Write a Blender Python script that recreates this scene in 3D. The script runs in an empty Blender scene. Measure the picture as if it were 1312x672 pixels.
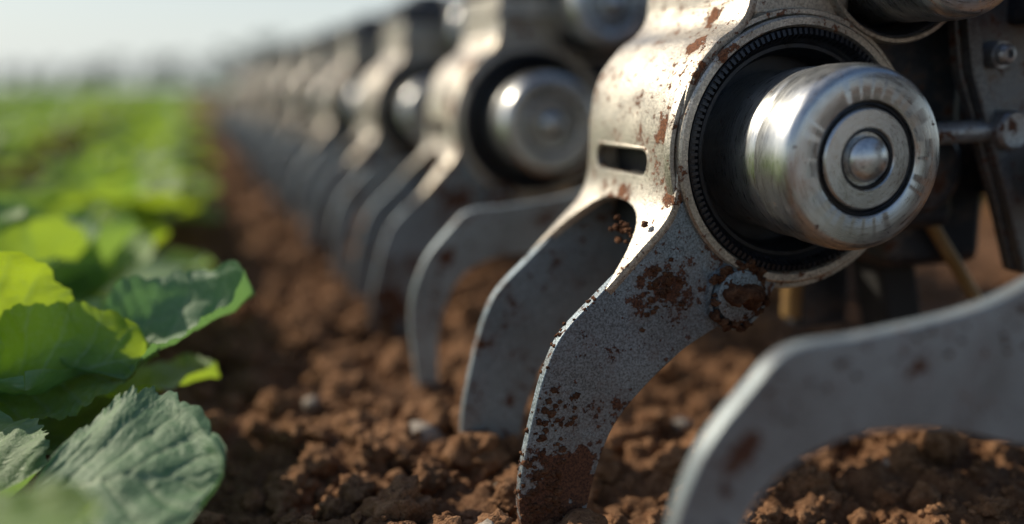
import bpy, bmesh, math, random
import numpy as np
from mathutils import Vector, Matrix, noise, Euler
random.seed(7); rng=np.random.default_rng(7)
scene=bpy.context.scene
R=math.radians

# ------------------------------------------------------------ materials
def newmat(name):
    m=bpy.data.materials.new(name); m.use_nodes=True
    nt=m.node_tree; nt.nodes.clear()
    out=nt.nodes.new('ShaderNodeOutputMaterial')
    return m,nt,out
def N(nt,t,**kw):
    n=nt.nodes.new(t)
    for k,v in kw.items(): setattr(n,k,v)
    return n
def mathn(nt,op,a,b=None,c=None,clamp=False):
    n=nt.nodes.new('ShaderNodeMath'); n.operation=op; n.use_clamp=clamp
    for i,v in enumerate((a,b,c)):
        if v is None: continue
        if isinstance(v,(int,float)): n.inputs[i].default_value=v
        else: nt.links.new(v,n.inputs[i])
    return n.outputs[0]
def maprange(nt,v,a,b,c,d):
    n=nt.nodes.new('ShaderNodeMapRange'); n.clamp=True
    nt.links.new(v,n.inputs[0])
    for i,x in enumerate((a,b,c,d)): n.inputs[i+1].default_value=x
    return n.outputs[0]
def noisen(nt,vec,scale,detail=4,rough=.55,dist=0):
    n=nt.nodes.new('ShaderNodeTexNoise'); n.inputs['Scale'].default_value=scale
    n.inputs['Detail'].default_value=detail; n.inputs['Roughness'].default_value=rough
    n.inputs['Distortion'].default_value=dist
    nt.links.new(vec,n.inputs['Vector']); return n.outputs['Fac']
def mixc(nt,f,a,b):
    n=nt.nodes.new('ShaderNodeMix'); n.data_type='RGBA'
    if isinstance(f,(int,float)): n.inputs[0].default_value=f
    else: nt.links.new(f,n.inputs[0])
    for i,v in ((6,a),(7,b)):
        if isinstance(v,tuple): n.inputs[i].default_value=(*v,1)
        else: nt.links.new(v,n.inputs[i])
    return n.outputs[2]
def bump(nt,h,strength,dist,normal=None):
    b=nt.nodes.new('ShaderNodeBump'); b.inputs['Strength'].default_value=strength; b.inputs['Distance'].default_value=dist
    nt.links.new(h,b.inputs['Height'])
    if normal is not None: nt.links.new(normal,b.inputs['Normal'])
    return b.outputs[0]

def metal(name,base,rough,metallic=.9,patches=(),dirt=.0,speck=.25,lowz=0.0,bumps=.15,spot=.675,brushed=False,stain_max=.45,relief=False,dirtc=((.035,.015,.009),(.15,.062,.030))):
    m,nt,out=newmat(name); L=nt.links
    tc=N(nt,'ShaderNodeTexCoord'); oi=N(nt,'ShaderNodeObjectInfo')
    va=N(nt,'ShaderNodeVectorMath',operation='ADD')
    sc=N(nt,'ShaderNodeVectorMath',operation='SCALE'); sc.inputs[0].default_value=(3.1,1.7,2.3)
    L.new(oi.outputs['Random'],sc.inputs['Scale'])
    L.new(tc.outputs['Object'],va.inputs[0]); L.new(sc.outputs[0],va.inputs[1])
    v=va.outputs[0]
    n1=noisen(nt,v,42,5,.66)
    n1b=noisen(nt,v,150,4,.6)
    n1c=noisen(nt,v,330,2,.5)
    if brushed:
        sp=N(nt,'ShaderNodeSeparateXYZ'); L.new(tc.outputs['Object'],sp.inputs[0])
        r=mathn(nt,'SQRT',mathn(nt,'ADD',mathn(nt,'MULTIPLY',sp.outputs['X'],sp.outputs['X']),mathn(nt,'MULTIPLY',sp.outputs['Z'],sp.outputs['Z'])))
        cb=N(nt,'ShaderNodeCombineXYZ'); L.new(mathn(nt,'MULTIPLY',r,1.0),cb.inputs[0]); L.new(sp.outputs['Y'],cb.inputs[1])
        L.new(mathn(nt,'MULTIPLY',mathn(nt,'ARCTAN2',sp.outputs['Z'],sp.outputs['X']),.004),cb.inputs[2])
        fine=noisen(nt,cb.outputs[0],1100,2,.6)
    else:
        fine=noisen(nt,v,640,3,.75)
    cloud=noisen(nt,v,16,4,.62)
    val=mathn(nt,'ADD',n1,dirt)
    for (x,y,z,r) in patches:
        d=N(nt,'ShaderNodeVectorMath',operation='DISTANCE'); L.new(tc.outputs['Object'],d.inputs[0]); d.inputs[1].default_value=(x,y,z)
        val=mathn(nt,'ADD',val,maprange(nt,d.outputs['Value'],r*.1,r*1.35,.22,0))
    if lowz:
        sp=N(nt,'ShaderNodeSeparateXYZ'); L.new(tc.outputs['Object'],sp.inputs[0])
        val=mathn(nt,'ADD',val,maprange(nt,sp.outputs['Z'],-.14,-.29,0,lowz))
    mask=maprange(nt,val,.650,.668,0,1)
    gain=mathn(nt,'MULTIPLY',mathn(nt,'SUBTRACT',val,.5),.45)
    mask2=maprange(nt,mathn(nt,'ADD',n1b,gain),spot,spot+.015,0,.95)
    mask3=maprange(nt,mathn(nt,'ADD',n1c,gain),spot+.045,spot+.06,0,.85)
    mask=mathn(nt,'MAXIMUM',mathn(nt,'MAXIMUM',mask,mask2),mask3)
    stain=maprange(nt,val,.50,.66,0,stain_max)
    spk=maprange(nt,fine,.38,.62,1-speck,1+speck*.9)
    cl=maprange(nt,cloud,.32,.68,.72,1.10)
    mul=mathn(nt,'MULTIPLY',spk,cl)
    sc2=N(nt,'ShaderNodeVectorMath',operation='SCALE'); sc2.inputs[0].default_value=base; L.new(mul,sc2.inputs['Scale'])
    c=mixc(nt,stain,sc2.outputs[0],(.17,.125,.085))
    dc=mixc(nt,maprange(nt,fine,.4,.6,0,1),*dirtc)
    c=mixc(nt,mask,c,dc)
    p=N(nt,'ShaderNodeBsdfPrincipled'); L.new(c,p.inputs['Base Color'])
    L.new(mathn(nt,'MULTIPLY',mathn(nt,'SUBTRACT',1,mask),mathn(nt,'SUBTRACT',metallic,stain)),p.inputs['Metallic'])
    rg=mathn(nt,'ADD',rough,mathn(nt,'MULTIPLY',mathn(nt,'SUBTRACT',fine,.5),.5))
    rg=mathn(nt,'ADD',rg,mathn(nt,'MULTIPLY',mathn(nt,'SUBTRACT',cloud,.5),.35),None,True)
    L.new(mathn(nt,'MAXIMUM',rg,mathn(nt,'MULTIPLY',mask,.95)),p.inputs['Roughness'])
    h=mathn(nt,'MULTIPLY',fine,bumps)
    if relief: h=mathn(nt,'ADD',h,mathn(nt,'MULTIPLY',mask,mathn(nt,'ADD',n1b,1.2)))
    L.new(bump(nt,h,.6,.0012),p.inputs['Normal'])
    L.new(p.outputs[0],out.inputs[0]); return m

front_p=[(-.098,0,-.090,.026),(-.118,0,-.078,.010),(-.140,0,-.173,.016),(-.180,0,-.225,.022),(-.190,0,-.250,.022),(-.045,0,-.10,.03),(-.165,0,-.205,.015),(-.155,0,-.125,.008),(-.15,0,-.23,.012)]
M_claw=metal('speckled_steel',(.235,.285,.315),.48,.62,front_p,.012,.50,.055,.35,.650,relief=True)
M_house=metal('cast_steel_housing',(.56,.515,.435),.43,.84,[(-.086,.022,.012,.018),(-.07,.02,.07,.017),(-.088,.01,-.03,.012),(-.1,.075,-.045,.022),(-.088,.06,.035,.008),(-.05,.03,.09,.012)],.005,.36,0,.45,.635,relief=True,dirtc=((.07,.028,.014),(.24,.095,.040)))
M_motor=metal('brushed_motor_steel',(.56,.575,.57),.30,.93,[],-.05,.12,0,.05,.68,True,.2)
M_tine=metal('tine_steel',(.29,.335,.35),.48,.55,[(-.06,0,.165,.010),(-.16,0,.13,.012),(.03,0,.15,.012)],.0,.26,0,.2,.665)
M_frame=metal('dark_frame_steel',(.050,.060,.075),.48,.6,[],.02,.4,0,.3)
M_bracket=metal('bracket_steel',(.17,.18,.185),.5,.7,[],.03,.5,0,.4,.63)
M_rod=metal('rod_steel',(.38,.40,.42),.38,.85,[],.0,.3,0,.2,.65)
M_tan=metal('ochre_strut_paint',(.34,.21,.08),.45,.2,[],.0,.2,0,.1)

def simple(name,col,rough,metallic=0):
    m,nt,out=newmat(name); tc=N(nt,'ShaderNodeTexCoord')
    f=noisen(nt,tc.outputs['Object'],120,4,.6)
    c=mixc(nt,maprange(nt,f,.3,.7,0,1),tuple(x*.6 for x in col),tuple(x*1.5 for x in col))
    p=N(nt,'ShaderNodeBsdfPrincipled'); nt.links.new(c,p.inputs['Base Color']); p.inputs['Metallic'].default_value=metallic
    nt.links.new(maprange(nt,f,.3,.7,rough-.1,rough+.15),p.inputs['Roughness'])
    nt.links.new(bump(nt,f,.25,.0006),p.inputs['Normal'])
    nt.links.new(p.outputs[0],out.inputs[0]); return m
M_rubber=simple('black_rubber_seal',(.012,.014,.018),.36)
M_dark=simple('dark_metal_cavity_shade',(.014,.014,.014),.7,.0)  # near-black colour paints in shade behind the housing slot; carrier post shares it

def soilmat(name,dark,light,dry,sc=1):
    m,nt,out=newmat(name); L=nt.links
    g=N(nt,'ShaderNodeNewGeometry'); v=g.outputs['Position']
    a=noisen(nt,v,11*sc,4,.6); b=noisen(nt,v,120*sc,4,.65); c3=noisen(nt,v,500*sc,3,.7)
    c=mixc(nt,maprange(nt,a,.3,.7,0,1),dark,light)
    c=mixc(nt,maprange(nt,b,.42,.72,0,.65),c,dry)
    c=mixc(nt,maprange(nt,c3,.30,.48,.6,0),c,tuple(x*.3 for x in dark))
    p=N(nt,'ShaderNodeBsdfPrincipled'); L.new(c,p.inputs['Base Color']); p.inputs['Roughness'].default_value=.95
    p.inputs['Specular IOR Level'].default_value=.15
    h=mathn(nt,'ADD',b,mathn(nt,'MULTIPLY',c3,.4))
    L.new(bump(nt,h,1.0,.0045),p.inputs['Normal'])
    L.new(p.outputs[0],out.inputs[0]); return m
M_soil=soilmat('soil',(.095,.047,.024),(.190,.097,.050),(.31,.180,.100))
M_clod=soilmat('soil_clod',(.140,.068,.034),(.26,.135,.068),(.42,.25,.140))
M_mud=soilmat('mud',(.060,.026,.014),(.14,.062,.032),(.27,.14,.075))
M_stone=soilmat('pebble_stone',(.26,.23,.19),(.40,.35,.30),(.50,.44,.37),.4)

def leafmat(name,a,b,vein,trans,tcol):
    m,nt,out=newmat(name); L=nt.links
    at=N(nt,'ShaderNodeAttribute',attribute_name='leaf'); sp=N(nt,'ShaderNodeSeparateColor'); L.new(at.outputs['Color'],sp.inputs[0])
    g=N(nt,'ShaderNodeNewGeometry')
    f=noisen(nt,g.outputs['Position'],45,4,.65)
    f2=noisen(nt,g.outputs['Position'],380,3,.65)
    c=mixc(nt,sp.outputs[1],a,b)
    c=mixc(nt,maprange(nt,f,.4,.7,0,.40),c,tuple(x*.55 for x in a))
    c=mixc(nt,maprange(nt,f2,.5,.75,0,.25),c,vein)
    c=mixc(nt,mathn(nt,'MULTIPLY',sp.outputs[0],.9),c,vein)
    p=N(nt,'ShaderNodeBsdfPrincipled'); L.new(c,p.inputs['Base Color']); 
    L.new(maprange(nt,f,.3,.7,.48,.66),p.inputs['Roughness'])
    h=mathn(nt,'ADD',mathn(nt,'MULTIPLY',f2,.8),mathn(nt,'MULTIPLY',sp.outputs[0],-.7))
    L.new(bump(nt,h,.55,.0018),p.inputs['Normal'])
    t=N(nt,'ShaderNodeBsdfTranslucent')
    L.new(mixc(nt,mathn(nt,'MULTIPLY',sp.outputs[0],.5),mixc(nt,sp.outputs[1],tcol[0],tcol[1]),(.10,.22,.03)),t.inputs[0])
    mx=N(nt,'ShaderNodeMixShader'); mx.inputs[0].default_value=trans
    L.new(p.outputs[0],mx.inputs[1]); L.new(t.outputs[0],mx.inputs[2]); L.new(mx.outputs[0],out.inputs[0]); return m
M_leaf=leafmat('crop_leaf',(.150,.285,.150),(.14,.27,.030),(.42,.54,.33),.42,((.15,.32,.09),(.46,.62,.03)))
M_tree=simple('haze_tinted_foliage',(.075,.105,.085),.9)  # foliage green paled and blued, distance haze put into the colour

# ------------------------------------------------------------ mesh helpers
def link(o,parent=None):
    scene.collection.objects.link(o)
    if parent: o.parent=parent
    return o
def mk(name,verts,faces,mat,parent=None,smooth=True,angle=35):
    me=bpy.data.meshes.new(name); me.from_pydata([tuple(v) for v in verts],[],faces); me.update()
    if mat: me.materials.append(mat)
    if smooth:
        me.shade_smooth()
        if angle: me.set_sharp_from_angle(angle=R(angle))
    return link(bpy.data.objects.new(name,me),parent)
def mknp(name,V,F,mat,parent=None):
    me=bpy.data.meshes.new(name)
    V=np.asarray(V,dtype=np.float32); F=np.asarray(F,dtype=np.int32)
    me.vertices.add(len(V)); me.vertices.foreach_set('co',V.ravel())
    k=F.shape[1]
    me.loops.add(F.size); me.loops.foreach_set('vertex_index',F.ravel())
    me.polygons.add(len(F)); me.polygons.foreach_set('loop_start',np.arange(0,F.size,k,dtype=np.int32))
    me.update(calc_edges=True); me.validate(); me.materials.append(mat); me.shade_smooth()
    return link(bpy.data.objects.new(name,me),parent)
def empty(name,loc=(0,0,0)):
    e=bpy.data.objects.new(name,None); e.location=loc; e.empty_display_size=.05; return link(e)
def catmull(pts,n=6):
    out=[];P=[Vector(p) for p in pts];m=len(P)
    for i in range(m-1):
        p0=P[max(i-1,0)];p1=P[i];p2=P[i+1];p3=P[min(i+2,m-1)]
        for k in range(n):
            t=k/n
            out.append(.5*((2*p1)+(-p0+p2)*t+(2*p0-5*p1+4*p2-p3)*t*t+(-p0+3*p1-3*p2+p3)*t**3))
    out.append(P[-1]); return out
def prism(name,poly,y0,y1,mat,parent=None,bev=.0015,seg=3):
    bm=bmesh.new()
    vs=[bm.verts.new((p[0],y0,p[1])) for p in poly]
    f=bm.faces.new(vs); r=bmesh.ops.extrude_face_region(bm,geom=[f])
    for g in r['geom']:
        if isinstance(g,bmesh.types.BMVert): g.co.y=y1
    bmesh.ops.recalc_face_normals(bm,faces=bm.faces)
    me=bpy.data.meshes.new(name); bm.to_mesh(me); bm.free(); me.materials.append(mat); me.shade_smooth()
    o=link(bpy.data.objects.new(name,me),parent)
    b=o.modifiers.new('b','BEVEL'); b.width=bev; b.segments=seg; b.limit_method='ANGLE'; b.angle_limit=R(40); b.harden_normals=True
    return o
def lathe(name,prof,mat,parent=None,cx=0,cz=0,seg=96,angle=30):
    V=[];F=[];n=len(prof)
    for i in range(seg):
        a=2*math.pi*i/seg
        for r,y in prof: V.append((r*math.cos(a),y,r*math.sin(a)))
    for i in range(seg):
        j=(i+1)%seg
        for k in range(n-1): F.append((i*n+k,i*n+k+1,j*n+k+1,j*n+k))
    o=mk(name,V,F,mat,parent,True,None); o.location=(cx,0,cz)
    bm=bmesh.new(); bm.from_mesh(o.data); bmesh.ops.remove_doubles(bm,verts=bm.verts,dist=1e-6)
    bmesh.ops.recalc_face_normals(bm,faces=bm.faces); bm.to_mesh(o.data); bm.free()
    o.data.shade_smooth(); o.data.set_sharp_from_angle(angle=R(angle)); return o
def tube(name,p0,p1,r,mat,parent=None,seg=24,r2=None):
    p0=Vector(p0);p1=Vector(p1);d=(p1-p0);q=d.to_track_quat('Z','Y');L=d.length;r2=r2 or r
    V=[];F=[]
    prof=[(0,0),(r*.85,0),(r,r*.15),(r2,L-r2*.15),(r2*.85,L),(0,L)];n=len(prof)
    for i in range(seg):
        a=2*math.pi*i/seg
        for rr,z in prof: V.append(p0+q@Vector((rr*math.cos(a),rr*math.sin(a),z)))
    for i in range(seg):
        j=(i+1)%seg
        for k in range(n-1): F.append((i*n+k,j*n+k,j*n+k+1,i*n+k+1))
    return mk(name,V,F,mat,parent,True,40)
def box(name,c,s,mat,parent=None,bev=.003,rot=None):
    bm=bmesh.new(); bmesh.ops.create_cube(bm,size=1)
    for v in bm.verts: v.co=Vector((v.co.x*s[0],v.co.y*s[1],v.co.z*s[2]))
    if rot: bmesh.ops.rotate(bm,verts=bm.verts,matrix=Euler(rot).to_matrix())
    for v in bm.verts: v.co+=Vector(c)
    me=bpy.data.meshes.new(name); bm.to_mesh(me); bm.free(); me.materials.append(mat); me.shade_smooth()
    o=link(bpy.data.objects.new(name,me),parent)
    b=o.modifiers.new('b','BEVEL'); b.width=bev; b.segments=3; b.harden_normals=True; b.limit_method='ANGLE'
    return o

def ico(sub):
    bm=bmesh.new(); bmesh.ops.create_icosphere(bm,subdivisions=sub,radius=1)
    V=np.array([v.co[:] for v in bm.verts]); F=np.array([[v.index for v in f.verts] for f in bm.faces]); bm.free(); return V,F
def variants(sub,n,amp,seed):
    V,F=ico(sub); out=[]
    for k in range(n):
        o=Vector((seed+k*7.3,k*3.1,seed*.7)); W=[]
        for v in V:
            p=Vector(v)
            d=1+amp*(noise.noise(p*1.1+o)*1.1+noise.noise(p*2.6+o)*.75+noise.noise(p*6+o)*.46+noise.noise(p*13+o)*.30)
            W.append(p*d)
        out.append(np.array([w[:] for w in W]))
    return out,F
VL=variants(4,8,.50,1.); VM=variants(3,10,.5,5.); VS=variants(2,10,.5,9.)
def rotm():
    q=rng.normal(size=4); q/=np.linalg.norm(q); w,x,y,z=q
    return np.array([[1-2*(y*y+z*z),2*(x*y-z*w),2*(x*z+y*w)],[2*(x*y+z*w),1-2*(x*x+z*z),2*(y*z-x*w)],[2*(x*z-y*w),2*(y*z+x*w),1-2*(x*x+y*y)]])
def pile(items,var):
    Vs,F=var; AV=[];AF=[];off=0
    for (x,y,z,r) in items:
        V=Vs[rng.integers(len(Vs))]@rotm().T*r*np.array([1,1,.85])+np.array([x,y,z])
        AV.append(V);AF.append(F+off);off+=len(V)
    return np.concatenate(AV),np.concatenate(AF)

# ------------------------------------------------------------ ground
def smooth(a,b,x):
    t=min(max((x-a)/(b-a),0),1); return t*t*(3-2*t)
def ground_z(x,y):
    d=math.hypot(x-.35,y-.8)
    fade=1-smooth(4,14,d); z=0
    z+=.026*math.exp(-((x+.13)/.11)**2)
    z-=.012*math.exp(-((x-.03)/.06)**2)*fade
    v=Vector((x,y,0))
    if fade>0:
        z+=fade*(.020*noise.noise(v*6)+.014*noise.noise(v*17+Vector((3,1,0))))
        if d<3: z+=.011*noise.noise(v*42)+.007*noise.noise(v*95)+.0035*noise.noise(v*210)
    z+=(1-fade)*.05*noise.noise(v*.15)
    return z-.004
def axis(lo,hi,step,far_lo,far_hi,g=1.12):
    a=list(np.arange(lo,hi,step)); s=step;x=hi
    while x<far_hi: a.append(x); s*=g; x+=s
    a.append(far_hi); s=step;x=lo-step;b=[]
    while x>far_lo: b.append(x); s*=g; x-=s
    b.append(far_lo); return b[::-1]+a
xs=axis(-.25,1.05,.005,-900,900); ys=axis(.42,1.7,.005,-300,1500)
nx,ny=len(xs),len(ys)
GV=[(x,y,ground_z(x,y)) for y in ys for x in xs]
ii,jj=np.meshgrid(np.arange(nx-1),np.arange(ny-1)); b0=(jj*nx+ii).ravel()
GF=np.stack([b0,b0+1,b0+nx+1,b0+nx],1)
mknp('soil_ground',GV,GF,M_soil)

clod_e=empty('soil_clods')
def scatter(n,x0,x1,y0,y1,r0,r1,pw=2.5,sink=.25,thr=(-.75,.15)):
    L=[]
    for _ in range(n):
        x=rng.uniform(x0,x1);y=rng.uniform(y0,y1)
        if noise.noise(Vector((x*6,y*6,3)))<rng.uniform(*thr): continue
        r=r0+(r1-r0)*rng.random()**pw
        L.append((x,y,ground_z(x,y)+r*(1-2*sink)*.6,r))
    return L
big=scatter(560,.02,1.1,.50,2.2,.008,.022,1.4)
big+=scatter(70,.06,.40,.54,.85,.008,.017,1.2)
big+=scatter(300,-.02,.32,.80,2.3,.008,.022,1.2,.25,(-.9,-.3))
def gz(x,y,r): return (x,y,ground_z(x,y)+r*.55,r)
big+=[gz(*t) for t in [(.130,.655,.016),(.105,.70,.012),(.185,.60,.012),(.235,.69,.017),(.265,.64,.013),(.150,.59,.010),(.165,.70,.014),(.21,.645,.011),(.13,.76,.016),(.19,.78,.013),
      (.50,.70,.026),(.545,.73,.021),(.475,.74,.018),(.60,.70,.022),(.44,.66,.014),(.56,.66,.013),(.35,.75,.02),(.30,.70,.016),(.53,.62,.012),(.225,.735,.012),(.205,.745,.009),(.245,.742,.010)]]
V,F=pile(big,VL); mknp('large_clods',V,F,M_clod,clod_e)
V,F=pile(scatter(5600,-.2,1.3,.42,2.8,.0035,.011,1.9),VM); mknp('medium_clods',V,F,M_clod,clod_e)
V,F=pile(scatter(18000,-.1,1.2,.45,1.9,.0012,.0045,1.8),VS); mknp('soil_crumbs',V,F,M_clod,clod_e)
V,F=pile(scatter(4600,-.1,2.2,1.7,7,.010,.032,1.5,.25,(-.9,0)),VS); mknp('far_clods',V,F,M_clod,clod_e)
peb=[]
for (x,y,r) in [(.180,.80,.017),(.175,.585,.008),(.69,.80,.013),(.22,.70,.006),(.33,1.0,.012),(.10,.9,.008),(.28,.62,.005),(.52,.62,.006),(.42,.78,.009),(.15,.66,.005),(.60,.68,.006)]:
    peb.append((x,y,ground_z(x,y)+r*.55,r))
Vp,Fp=variants(3,5,.24,31.); V,F=pile(peb,(Vp,Fp)); mknp('pebbles',V,F,M_stone)

# ------------------------------------------------------------ weeding unit
UX,UZ=.404,.255
def build_unit(e):
    W=.150
    outer=[(-.089,-.034),(-.115,-.063),(-.145,-.091),(-.171,-.116),(-.183,-.139),(-.192,-.170),(-.200,-.2075),(-.202,-.235),(-.196,-.270),(-.180,-.315)]
    inner=[(-.164,-.315),(-.160,-.280),(-.154,-.247),(-.146,-.214),(-.134,-.185),(-.114,-.1615),(-.085,-.137),(-.064,-.125)]
    lug=[(-.043+.026*math.cos(a),-.0985+.026*math.sin(a)) for a in [R(t) for t in range(-120,-20,15)]]
    poly=[(p.x,p.y) for p in catmull([Vector((a,b,0)) for a,b in outer],5)]
    poly=poly+[(p.x,p.y) for p in catmull([Vector((a,b,0)) for a,b in inner],5)]
    poly+=lug
    poly+=[(-.010,-.0925)]
    arc=[(.0885*math.cos(R(t)),.0885*math.sin(R(t))) for t in range(-100,-162,-6)]
    poly+=arc
    prism('front_claw_plate',poly,-.002,.0065,M_claw,e,.0012)
    prism('rear_claw_plate',poly,W-.0065,W+.002,M_claw,e,.0012)
    prof=[(-.142,-.0885),(-.118,-.064),(-.100,-.045),(-.0925,-.028),(-.0905,-.005),(-.0895,.022),(-.083,.050),(-.066,.073),(-.051,.084),(-.043,.096),(-.0405,.115),(-.040,.135),(-.040,.152)]
    pts=catmull([Vector((a,0,b)) for a,b in prof],8); n=len(pts); m=26
    V=[];F=[]
    for j in range(m+1):
        t=j/m; y=-.003+(W+.006)*t; k=abs(2*t-1)
        s0=20*(1-k**2.6)
        for i in range(n):
            u=s0+(n-1-s0)*i/(n-1); a=int(min(u,n-2)); fr=u-a
            p=pts[a].lerp(pts[a+1],fr)
            crown=.004*(1-k**4)
            V.append((p.x-crown*(1 if p.z<.1 else .3),y,p.z))
    for j in range(m):
        for i in range(n-1): F.append((j*n+i,(j+1)*n+i,(j+1)*n+i+1,j*n+i+1))
    o=mk('housing_shell',V,F,M_house,e,True,None)
    bm=bmesh.new();bm.from_mesh(o.data);bmesh.ops.recalc_face_normals(bm,faces=bm.faces)
    bm.faces.ensure_lookup_table()
    s=sum(f.normal.x for f in bm.faces)
    if s>0: bmesh.ops.reverse_faces(bm,faces=bm.faces)
    bm.to_mesh(o.data);bm.free()
    sm=o.modifiers.new('s','SOLIDIFY'); sm.thickness=.006; sm.offset=-1
    cut=box('cutter',(-.092,.083,-.009),(.05,.092,.018),M_dark,None,.0085)
    bpy.context.view_layer.update()
    cut.parent=e
    bo=o.modifiers.new('c','BOOLEAN'); bo.object=cut; bo.operation='DIFFERENCE'; bo.solver='EXACT'
    bv=o.modifiers.new('b','BEVEL'); bv.width=.0014; bv.segments=2; bv.limit_method='ANGLE'; bv.angle_limit=R(50); bv.harden_normals=True
    bpy.context.view_layer.update()
    dg=bpy.context.evaluated_depsgraph_get(); me=bpy.data.meshes.new_from_object(o.evaluated_get(dg))
    o.modifiers.clear(); o.data=me
    bpy.data.objects.remove(cut)
    V=[];F=[];K=64;q=8
    hy,hz,rc=.0475,.0105,.0085
    for i in range(K):
        a=2*math.pi*i/K; ca,sa=math.cos(a),math.sin(a)
        cy=.083+(hy-rc)*(1 if ca>0 else -1)+rc*ca; cz=-.009+(hz-rc)*(1 if sa>0 else -1)+rc*sa
        kk=abs(2*((cy+.003)/(W+.006))-1)
        xx=-.0898-.004*(1-kk**4)
        for j in range(q):
            b=2*math.pi*j/q
            V.append((xx+.0014*math.sin(b),cy+.0014*math.cos(b)*ca,cz+.0014*math.cos(b)*sa))
    for i in range(K):
        for j in range(q):
            F.append((i*q+j,((i+1)%K)*q+j,((i+1)%K)*q+(j+1)%q,i*q+(j+1)%q))
    mk('slot_lip',V,F,M_house,e,True,None)
    box('neck_block',(.004,.075,.120),(.079,.142,.062),M_house,e,.006)
    box('neck_collar',(.0,.075,.128),(.092,.162,.008),M_house,e,.003)
    box('neck_cap',(.004,.075,.170),(.092,.156,.034),M_frame,e,.006)
    box('neck_valve_block',(.02,.075,.196),(.05,.10,.018),M_frame,e,.004)
    lathe('drum_front',[(.0845,.004),(.0845,-.004),(.086,-.0065),(.0905,-.0065),(.092,-.005),(.092,.006),(.0885,.009),(.0885,.014),(.078,.016)],M_house,e,seg=128)
    lathe('drum_core',[(.078,.0155),(.076,.02),(.076,.130),(.074,.136),(.02,.136)],M_dark,e,seg=96)  # core coloured dark so the slot opening looks shaded
    lathe('drum_rear',[(.07,.134),(.0865,.136),(.0885,.139),(.0885,.146),(.085,.152),(.02,.152)],M_house,e,seg=96)
    lathe('drum_rim',[(.0925,.0005),(.0935,-.001),(.0965,-.001),(.0975,.0015),(.0975,.006),(.0925,.006)],M_house,e,seg=128)
    lathe('seal_ring',[(.0844,-.001),(.0835,-.004),(.0805,-.0055),(.079,-.004),(.078,.001),(.0745,.004),(.0735,.002),(.071,.002),(.0705,.006),(.067,.012),(.066,.03),(.05,.03)],M_rubber,e,seg=128)
    V=[];F=[];nt_=120
    for i in range(nt_):
        a=2*math.pi*i/nt_; d=.0012
        b=len(V)
        for rr,yy in ((.0836,-.0050),(.0795,-.0060),(.0762,.0015),(.0832,.002)):
            for sgn in (-1,1):
                aa=a+sgn*d/ rr*.9
                V.append((rr*math.cos(aa),yy-.0018,rr*math.sin(aa)))
        for k in range(3): F.append((b+2*k,b+2*k+1,b+2*k+3,b+2*k+2))
        F.append((b,b+2,b+4,b+6)); F.append((b+1,b+7,b+5,b+3))
    mk('seal_serrations',V,F,M_rubber,e,False)
    def motor(cx,cz,s,y0,tag):
        P=lambda L:[(r*s,y*s+y0) for r,y in L]
        lathe(tag+'_barrel',P([(.0562,.07),(.0562,-.008),(.0568,-.010),(.0578,-.012),(.0580,-.040),(.0574,-.0412),(.0574,-.0428),(.0592,-.0445),(.0594,-.064),(.0590,-.070),(.0576,-.0752),(.0555,-.0782),(.0525,-.0795),(.0372,-.0795),(.0362,-.0788),(.0358,-.074),(.0358,-.07)]),M_motor,e,cx,cz,128,35)
        lathe(tag+'_groove',P([(.0360,-.0745),(.0,-.0745)]),M_rubber,e,cx,cz,64)
        lathe(tag+'_groove_ring',P([(.0352,-.0745),(.0350,-.0768),(.0338,-.0772),(.0332,-.0765),(.033,-.0745)]),M_rubber,e,cx,cz,96)
        lathe(tag+'_cap',P([(.0318,-.074),(.0316,-.0785),(.0305,-.0798),(.0200,-.0798),(.0192,-.079),(.0188,-.0765),(.0,-.0765)]),M_motor,e,cx,cz,96,35)
        lathe(tag+'_cap_recess',P([(.0187,-.0768),(.0186,-.0785),(.0172,-.0788),(.0168,-.0768)]),M_rubber,e,cx,cz,96,35)
        dome=[(.0150,-.0762),(.0150,-.0785)]+[(.0145*math.cos(R(t)),-.0785-.009*math.sin(R(t))) for t in range(0,91,9)]
        lathe(tag+'_hub_dome',P(dome),M_motor,e,cx,cz,64,60)
    motor(0,0,1,0,'motor')
    motor(.078,.138,.86,.0,'upper_motor')
    lathe('upper_drum',[(.052,.02),(.056,.004),(.058,.001),(.0610,.001),(.062,.003),(.062,.15),(.02,.15)],M_frame,e,.078,.138,96)
    lathe('upper_drum_rim',[(.0595,.0),(.0605,-.003),(.063,-.003),(.064,.0),(.064,.008),(.062,.008)],M_house,e,.078,.138,96)
    lathe('pivot_boss',[(.0,-.010),(.014,-.0105),(.018,-.009),(.0195,-.004),(.0205,-.001)],M_claw,e,-.043,-.0985,48)
    lathe('pivot_washer',[(.0205,-.002),(.0212,-.0055),(.0235,-.0055),(.0243,-.002)],M_claw,e,-.043,-.0985,48)
    tube('pivot_pin',(-.043,.0065,-.0985),(-.043,W-.0065,-.0985),.014,M_frame,e)
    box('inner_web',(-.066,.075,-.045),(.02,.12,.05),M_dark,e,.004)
    tube('link_rod',(.085,.012,.008),(.192,.012,.012),.0085,M_rod,e)
    lathe('rod_collar',[(.0,-.004),(.013,-.004),(.015,-.001),(.015,.02),(.0,.02)],M_rod,e,.19,.012,32)
    prism('bracket_plate',[(.128,.21),(.142,.10),(.152,.055),(.194,-.04),(.217,-.10),(.30,-.12),(.31,.21)],.016,.026,M_bracket,e,.002)
    prism('bracket_edge_bar',[(.136,.19),(.1445,.10),(.1545,.055),(.1965,-.04),(.2195,-.10),(.2265,-.10),(.2065,-.04),(.166,.055),(.157,.10),(.148,.19)],.006,.0158,M_bracket,e,.002)
    lathe('bolt_washer',[(.0,.0055),(.0098,.0055),(.0102,.007),(.0102,.016)],M_rod,e,.180,.068,40)
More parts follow.
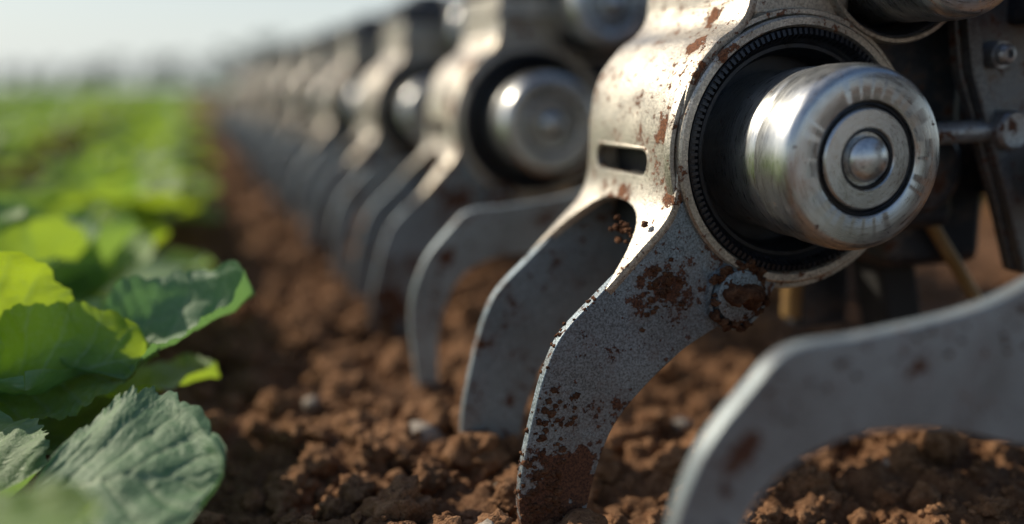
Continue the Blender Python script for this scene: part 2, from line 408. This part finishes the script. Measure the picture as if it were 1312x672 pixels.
    lathe('bolt_head',[(.0,.0025),(.0028,.0025),(.0032,-.0025),(.0055,-.002),(.0078,.001),(.0083,.0055)],M_rod,e,.180,.068,40)
    box('gearbox',(.130,.10,.04),(.12,.10,.22),M_frame,e,.012)
    box('gearbox_lower',(.19,.11,-.02),(.10,.08,.17),M_frame,e,.012)
    lathe('gearbox_flange',[(.0,.04),(.030,.04),(.034,.043),(.034,.052)],M_frame,e,.150,-.02,48)
    box('carrier_post',(.175,.12,-.10),(.040,.040,.14),M_dark,e,.006,(0,R(-14),0))
    tube('strut_ochre',(.165,.060,-.055),(.240,.060,-.150),.0055,M_tan,e)
    tube('strut_ochre_short',(.120,.17,-.05),(.120,.17,-.165),.009,M_tan,e)
    box('strut_foot',(.150,.175,-.12),(.05,.03,.11),M_frame,e,.004)
    tube('hydraulic_hose',(.02,.178,-.06),(.16,.178,-.09),.011,M_rubber,e)
    L=[(-.043,-.005,-.0985,.0140),(-.050,-.005,-.092,.008),(-.034,-.005,-.103,.009)]
    for _ in range(90):
        a=rng.uniform(0,6.28); rr=.024*rng.random()**.5; L.append((-.043+rr*math.cos(a),-.007,-.0985+rr*math.sin(a),rng.uniform(.0012,.0036)))
    oc=catmull([Vector((a,0,b)) for a,b in outer[:-1]],12)
    for _ in range(60):
        p=oc[rng.integers(12,len(oc))]; L.append((p.x+rng.uniform(-.0005,.002),rng.uniform(-.002,.006),p.z,rng.uniform(.0007,.0019)))
    for _ in range(260):
        p=oc[int(len(oc)*(1-.40*rng.random()**1.2))-1]; L.append((p.x+rng.uniform(0.002,.030),-.002,p.z+rng.uniform(-.008,.008),.0005+.0024*rng.random()**2))
    for _ in range(70):
        a=rng.normal(-.098,.008);b=rng.normal(-.090,.011)
        if a*a+b*b>.091**2: L.append((a,-.002,b,.0006+.0018*rng.random()**2))
    for _ in range(16): L.append((-.108-rng.uniform(0,.006),rng.normal(.035,.012),-.055+rng.normal(0,.004),rng.uniform(.0012,.003)))
    V,F=pile(L,VM); mknp('mud_clumps',V,F,M_mud,e)

SP=.55
u0=empty('robotic_weeding_unit',(UX,.60,UZ)); build_unit(u0)
kids=list(u0.children)
for k in range(1,12):
    e=empty('robotic_weeding_unit',(UX,.60+SP*k+rng.uniform(-.01,.01),UZ+rng.uniform(-.003,.003)))
    for c in kids:
        d=c.copy(); d.parent=e; link(d)

top=[(.53,-.03),(.46,-.068),(.4019,-.098),(.363,-.110),(.3036,-.1175),(.2740,-.1190),(.2580,-.124),(.2445,-.137),(.223,-.161),(.2116,-.183),(.205,-.205),(.203,-.235),(.212,-.325)]
bot=[(.232,-.325),(.230,-.25),(.2414,-.207),(.2574,-.185),(.2806,-.1725),(.307,-.167),(.354,-.170),(.4119,-.186),(.47,-.20),(.53,-.20)]
tp=[(p.x-.4,p.y+.3) for p in catmull([Vector((a,b,0)) for a,b in top],5)]+[(p.x-.4,p.y+.3) for p in catmull([Vector((a,b,0)) for a,b in bot],5)]
t0=empty('curved_tine',(.4,.385,0))
prism('blade',tp,0,.010,M_tine,t0,.0014)
box('shank',(.150,.012,.25),(.06,.03,.32),M_frame,t0,.004)
lathe('shank_bolt',[(.0,-.012),(.008,-.012),(.011,-.008),(.011,.0)],M_rod,t0,.115,.16,6)
L=[]
tc_=catmull([Vector((a,b,0)) for a,b in top],8)
for _ in range(60):
    p=tc_[rng.integers(10,len(tc_)-8)]; L.append((p.x-.4+rng.uniform(.0,.03),-.0005,p.y+.3-rng.uniform(.002,.03),rng.uniform(.0006,.002)))
V,F=pile(L,VS); mknp('mud_specks',V,F,M_mud,t0)
tk=list(t0.children)
for k in range(1,13):
    e=empty('curved_tine',(.4,.385+SP*k,0))
    for c in tk:
        d=c.copy(); d.parent=e; link(d)
tb=empty('toolbar_frame')
box('main_beam',(.635,3.8,.385),(.08,7.2,.08),M_frame,tb,.006)
box('lower_beam',(.66,3.9,.235),(.05,7.0,.05),M_frame,tb,.005)

# ------------------------------------------------------------ plants
class Acc:
    def __init__(s): s.V=[];s.F=[];s.C=[]
def leaf(A,base,tip,nrm,width,nu=40,nv=20,cup=.15,wave=.08,droop=.15,tone=.5,seed=0,teeth=.06,nt_=9,rug=1.0):
    base=Vector(base);tip=Vector(tip);x=(tip-base);L=x.length;x.normalize()
    n=Vector(nrm);n=(n-x*n.dot(x)).normalized();y=n.cross(x)
    o=len(A.V);sd=seed*1.37; hi=nu>20
    for i in range(nu+1):
        u=i/nu
        w0=width*.5*max(math.sin(math.pi*min(u**.80,1)),0)**.52
        if u>.999: w0=0.0005
        if i==0: w0=.003
        for j in range(nv+1):
            v=-1+2*j/nv; av=abs(v); sg=1 if v>0 else -1
            q=u*nt_+.55*math.sin(u*7+sd+sg)+ (3.3 if sg>0 else 0)
            tt=(1-abs((q%1)-.5)*2)**.6
            q2=q*2.7+sd; t2=(1-abs((q2%1)-.5)*2)**.7
            mod=1+teeth*((tt-.5)*1.9+(t2-.5)*.8)+.05*math.sin(u*8+sd*sg)+.05*noise.noise(Vector((u*5,sg,sd)))
            w=w0*(1+(mod-1)*av**2)
            k=av*(width/L)
            s=(u-.42*k+.05*k*k)*5.2+.45*(sg>0)+.12*noise.noise(Vector((u*3,v*2,sd)))
            fr=1-abs((s%1)-.5)*2; ridge=math.exp(-(fr/.065)**2)*(1-.45*av)
            s2=v*6+u*4+.8*noise.noise(Vector((u*8,v*6,sd+9))); ridge2=math.exp(-((1-abs((s2%1)-.5)*2)/.10)**2)*.32
            s3=u*14-v*5+.9*noise.noise(Vector((u*9,v*7,sd+3))); ridge3=math.exp(-((1-abs((s3%1)-.5)*2)/.10)**2)*.25
            mid=math.exp(-(av/.032)**2)*(1-.4*u)
            vein=min(1,max(ridge,mid,ridge2,ridge3))
            z=cup*L*(av**1.8) - droop*L*(u**2.2) + .28*droop*L*u
            ed=av**2.4
            z+=wave*L*ed*(math.sin(u*9+sd+(2 if v>0 else 0))+.6*math.sin(u*19+sd*2.1+v))*min(1,math.sin(math.pi*u)*2+.1)
            z+=.045*L*noise.noise(Vector((u*3.2+sd,v*2.2,sd*2)))
            if hi:
                z+=rug*(.014*L*noise.noise(Vector((u*7+sd,v*5,sd)))*(1-mid)+.006*L*noise.noise(Vector((u*19+sd,v*13,sd))))
                z+=.010*L*(1-ridge)*(1-math.exp(-(fr/.3)**2))*(1-av**3)
            z-=.006*L*ridge*(1-av)+.010*L*mid
            p=base+x*(u*L+teeth*.5*L*(tt-.5)*(av**5)*u)+y*(v*w)+n*z
            A.V.append(p[:]);A.C.append((vein,tone,0,1))
    for i in range(nu):
        for j in range(nv):
            a=o+i*(nv+1)+j; A.F.append((a,a+1,a+nv+2,a+nv+1))
def petiole(A,p0,p1,r,tone=.4):
    p0=Vector(p0);p1=Vector(p1);o=len(A.V);seg=8;K=6
    mid=(p0+p1)/2+Vector((0,0,-.01))
    for i in range(K+1):
        t=i/K;c=p0*(1-t)**2+mid*2*t*(1-t)+p1*t*t;rr=r*(1.3-.5*t)
        for j in range(seg):
            a=2*math.pi*j/seg;A.V.append((c.x+rr*math.cos(a),c.y+rr*math.sin(a),c.z+rr*.5*math.sin(a)));A.C.append((.8,tone,0,1))
    for i in range(K):
        for j in range(seg): A.F.append((o+i*seg+j,o+i*seg+(j+1)%seg,o+(i+1)*seg+(j+1)%seg,o+(i+1)*seg+j))
def finish(A,name,parent=None):
    o=mknp(name,A.V,A.F,M_leaf,parent)
    ca=o.data.color_attributes.new('leaf','FLOAT_COLOR','POINT')
    ca.data.foreach_set('color',np.array(A.C,dtype=np.float32).ravel()); return o
def rosette(A,c,n,size,nu,nv,r,tone0=.5):
    for i in range(n):
        ph=i*2.39996+r.uniform(-.2,.2); k=i/n
        el=R(15+60*k+r.uniform(-8,8)); L=size*(1-.35*k)*r.uniform(.85,1.1)
        d=Vector((math.cos(ph)*math.cos(el),math.sin(ph)*math.cos(el),math.sin(el)))
        b=Vector(c)+Vector((math.cos(ph),math.sin(ph),0))*.012+Vector((0,0,.01))
        b2=b+d*L*.35
        nr=Vector((-math.cos(ph)*math.sin(el),-math.sin(ph)*math.sin(el),math.cos(el)))
        if nu>8: petiole(A,b,b2+d*.004,.004)
        leaf(A,b2,b2+d*L*.85,nr,L*r.uniform(.75,.95),nu,nv,r.uniform(.05,.2),r.uniform(.03,.06),r.uniform(.15,.4),min(1,max(0,tone0+r.uniform(-.4,.5))),r.uniform(0,50))
rr_=random.Random(3)
A=Acc(); c=(-.105,.60,.02)
leaf(A,(-.092,.600,.070),(.010,.562,.087),(-.12,-.42,.88),.136,170,96,.03,.024,.10,.05,2.2,.065,8,.75)
petiole(A,c,(-.090,.600,.0695),.004)
leaf(A,(-.125,.60,.06),(-.215,.63,.11),(.3,-.3,.9),.10,60,30,.12,.04,.2,.35,5); petiole(A,c,(-.123,.60,.061),.004)
leaf(A,(-.12,.63,.05),(-.16,.72,.085),(.1,-.5,.8),.09,60,30,.12,.04,.2,.3,8); petiole(A,c,(-.12,.63,.05),.004)
finish(A,'leafy_crop_plant')
A=Acc(); c=(-.10,.40,.02)
leaf(A,(-.112,.405,.118),(-.044,.430,.132),(-.1,.0,.98),.085,60,30,.08,.04,.15,1.0,3); petiole(A,c,(-.110,.405,.118),.003)
leaf(A,(-.12,.39,.06),(-.20,.42,.13),(.4,-.1,.9),.09,50,24,.12,.04,.2,.6,13); petiole(A,c,(-.12,.39,.06),.004)
finish(A,'leafy_crop_plant')
A=Acc(); c=(-.125,.86,.02)
leaf(A,(-.13,.80,.06),(-.155,.775,.185),(.45,-.85,.15),.13,90,50,.10,.035,.12,1.0,4,.045); petiole(A,c,(-.13,.80,.06),.006)
leaf(A,(-.145,.79,.075),(-.030,.765,.108),(.05,-.70,.65),.095,90,50,.22,.05,.12,.85,7,.045); petiole(A,c,(-.143,.79,.075),.005)
leaf(A,(-.085,.80,.080),(.050,.785,.135),(-.32,-.36,.86),.098,110,60,.18,.045,-.06,.05,11,.05,9,.8); petiole(A,c,(-.084,.80,.080),.005)
leaf(A,(-.16,.80,.05),(-.22,.72,.10),(.1,-.3,.9),.11,60,30,.12,.05,.2,.7,21); petiole(A,c,(-.16,.80,.05),.005)
leaf(A,(-.12,.80,.04),(-.06,.73,.052),(.1,-.4,.9),.08,60,30,.12,.05,.2,.5,25); petiole(A,c,(-.12,.80,.04),.005)
rosette(A,c,8,.120,36,18,rr_,.45)
finish(A,'leafy_crop_plant')
y=1.17
tmpl=[]
for k in range(4):
    A=Acc(); rosette(A,(0,0,0),15,.175,22,12,random.Random(k+20),tone0=.66); o=finish(A,'leafy_crop_plant'); tmpl.append(o)
i=0
while y<6:
    xr=-.145
    if i<4: o=tmpl[i]
    else:
        o=tmpl[i%4].copy(); link(o)
    o.name='leafy_crop_plant'
    o.location=(xr+rr_.uniform(-.03,.03),y,.012); o.rotation_euler=(0,0,rr_.uniform(0,6.28)); s=rr_.uniform(.85,1.1); o.scale=(s,s,s); i+=1
    y+=.31
low=[]
for k in range(6):
    B=Acc(); rosette(B,(0,0,0),11,.20,4,3,random.Random(k+40),tone0=.66); low.append((np.array(B.V),np.array(B.F),np.array(B.C)))
AV=[];AF=[];AC=[];off=0
def addlow(x,y,s):
    global off
    V,F,C=low[rr_.randrange(6)]; a=rr_.uniform(0,6.28);ca,sa=math.cos(a),math.sin(a)
    Wv=np.stack([V[:,0]*ca-V[:,1]*sa,V[:,0]*sa+V[:,1]*ca,V[:,2]],1)*s+np.array([x,y,.01])
    AV.append(Wv);AF.append(F+off);AC.append(C);off+=len(V)
xr=-.70
while xr>-14:
    y=-.5+rr_.random()*.3
    while y<28:
        if y>-xr*0.0: addlow(xr+rr_.uniform(-.04,.04),y,rr_.uniform(.85,1.15)*(1.15 if y>10 else 1))
        y+=.32 if y<12 else .5
    xr-=.56
y=6.0
while y<28: addlow(-.14+rr_.uniform(-.04,.04),y,rr_.uniform(.9,1.15)); y+=.33
for xr in (1.9,2.46,3.02,3.6,4.2,4.8,5.4):
    y=.5
    while y<28: addlow(xr+rr_.uniform(-.04,.04),y,rr_.uniform(.9,1.15)); y+=.36
V=np.concatenate(AV);F=np.concatenate(AF);C=np.concatenate(AC)
field=mknp('crop_field',V,F,M_leaf)
ca=field.data.color_attributes.new('leaf','FLOAT_COLOR','POINT'); ca.data.foreach_set('color',C.astype(np.float32).ravel())
def canopy(name,X0,X1,Y0,Y1,nx,ny):
    V=[];F=[];C=[]
    for j in range(ny+1):
        y=Y0+(Y1-Y0)*(j/ny)**1.8
        for i in range(nx+1):
            x=X0+(X1-X0)*i/nx
            V.append((x,y,.17+.07*noise.noise(Vector((x*.9,y*.9,0)))+.05*math.sin(x*11.2)));t=.5+.35*noise.noise(Vector((x*.1,y*.1,5)));C.append((0,t,0,1))
    for j in range(ny):
        for i in range(nx): a=j*(nx+1)+i;F.append((a,a+1,a+nx+2,a+nx+1))
    o=mknp(name,V,F,M_leaf); ca=o.data.color_attributes.new('leaf','FLOAT_COLOR','POINT'); ca.data.foreach_set('color',np.array(C,dtype=np.float32).ravel())
canopy('distant_crop_canopy',-320,320,27,520,420,120)
canopy('distant_crop_canopy',-90,-14,-2,26.9,260,80)

V=[];F=[]
r=random.Random(5)
x=-420
while x<520:
    hgt=r.uniform(9,17)*(1+.7*noise.noise(Vector((x*.012,0,0)))); w=hgt*r.uniform(.7,1.2); yb=430+r.uniform(-20,25)
    for _ in range(80):
        a=r.uniform(0,6.28);rad=w*.5*r.random()**.5; h=hgt*(.12+.85*r.random())
        k=math.sin(math.pi*min(1,(h/hgt)*.95))**.5; px=x+rad*k*math.cos(a);py=yb+rad*k*math.sin(a)
        s=hgt*r.uniform(.06,.14);b=len(V);d=Vector((r.gauss(0,1),r.gauss(0,1),r.gauss(0,1))).normalized();t=d.orthogonal().normalized();q=d.cross(t)
        for m in range(5):
            an=m*1.2566;V.append((Vector((px,py,h))+t*s*math.cos(an)+q*s*math.sin(an)*r.uniform(.6,1))[:])
        F.append((b,b+1,b+2,b+3,b+4))
    b=len(V)
    for m in range(5): an=m*1.2566; V.append((x+.3*math.cos(an),yb+.3*math.sin(an),0))
    for m in range(5): an=m*1.2566; V.append((x+.12*math.cos(an),yb+.12*math.sin(an),hgt*.7))
    for m in range(5): F.append((b+m,b+(m+1)%5,b+5+(m+1)%5,b+5+m))
    x+=w*r.uniform(.45,.9)
mk('distant_tree_line',V,F,M_tree,None,False)

# ------------------------------------------------------------ light, sky, camera
S=Vector((-.74,.67,0)).normalized(); el=R(35)
S=Vector((S.x*math.cos(el),S.y*math.cos(el),math.sin(el)))
sl=bpy.data.lights.new('sun','SUN'); sl.energy=5.0; sl.angle=R(.5); sl.color=(1,.88,.70)
so=bpy.data.objects.new('sun',sl); so.rotation_euler=S.to_track_quat('Z','Y').to_euler(); link(so)
w=bpy.data.worlds.new('World'); scene.world=w; w.use_nodes=True; nt=w.node_tree
bg=nt.nodes['Background']; sk=nt.nodes.new('ShaderNodeTexSky'); sk.sky_type='NISHITA'; sk.sun_disc=False
sk.sun_elevation=el; sk.sun_rotation=math.atan2(S.x,S.y)%(2*math.pi); sk.dust_density=1.2; sk.air_density=1.0; sk.ozone_density=2.0
tc=nt.nodes.new('ShaderNodeTexCoord'); sp=nt.nodes.new('ShaderNodeSeparateXYZ'); nt.links.new(tc.outputs['Generated'],sp.inputs[0])
hz=maprange(nt,sp.outputs['Z'],.0,.30,.92,.0)
mx=mixc(nt,hz,sk.outputs[0],(6.5,7.0,6.9))
nt.links.new(mx,bg.inputs[0]); bg.inputs[1].default_value=.118
cam=bpy.data.cameras.new('camera'); co=bpy.data.objects.new('camera',cam); link(co)
cam.lens=35; cam.sensor_width=36; co.location=(0,0,.30); co.rotation_euler=(R(90-10.04),0,R(-18.2))
cam.clip_start=.02; cam.clip_end=3000
cam.dof.use_dof=True; cam.dof.focus_distance=.66; cam.dof.aperture_fstop=1.3
scene.camera=co
scene.view_settings.view_transform='Standard'; scene.view_settings.look='None'; scene.view_settings.exposure=0
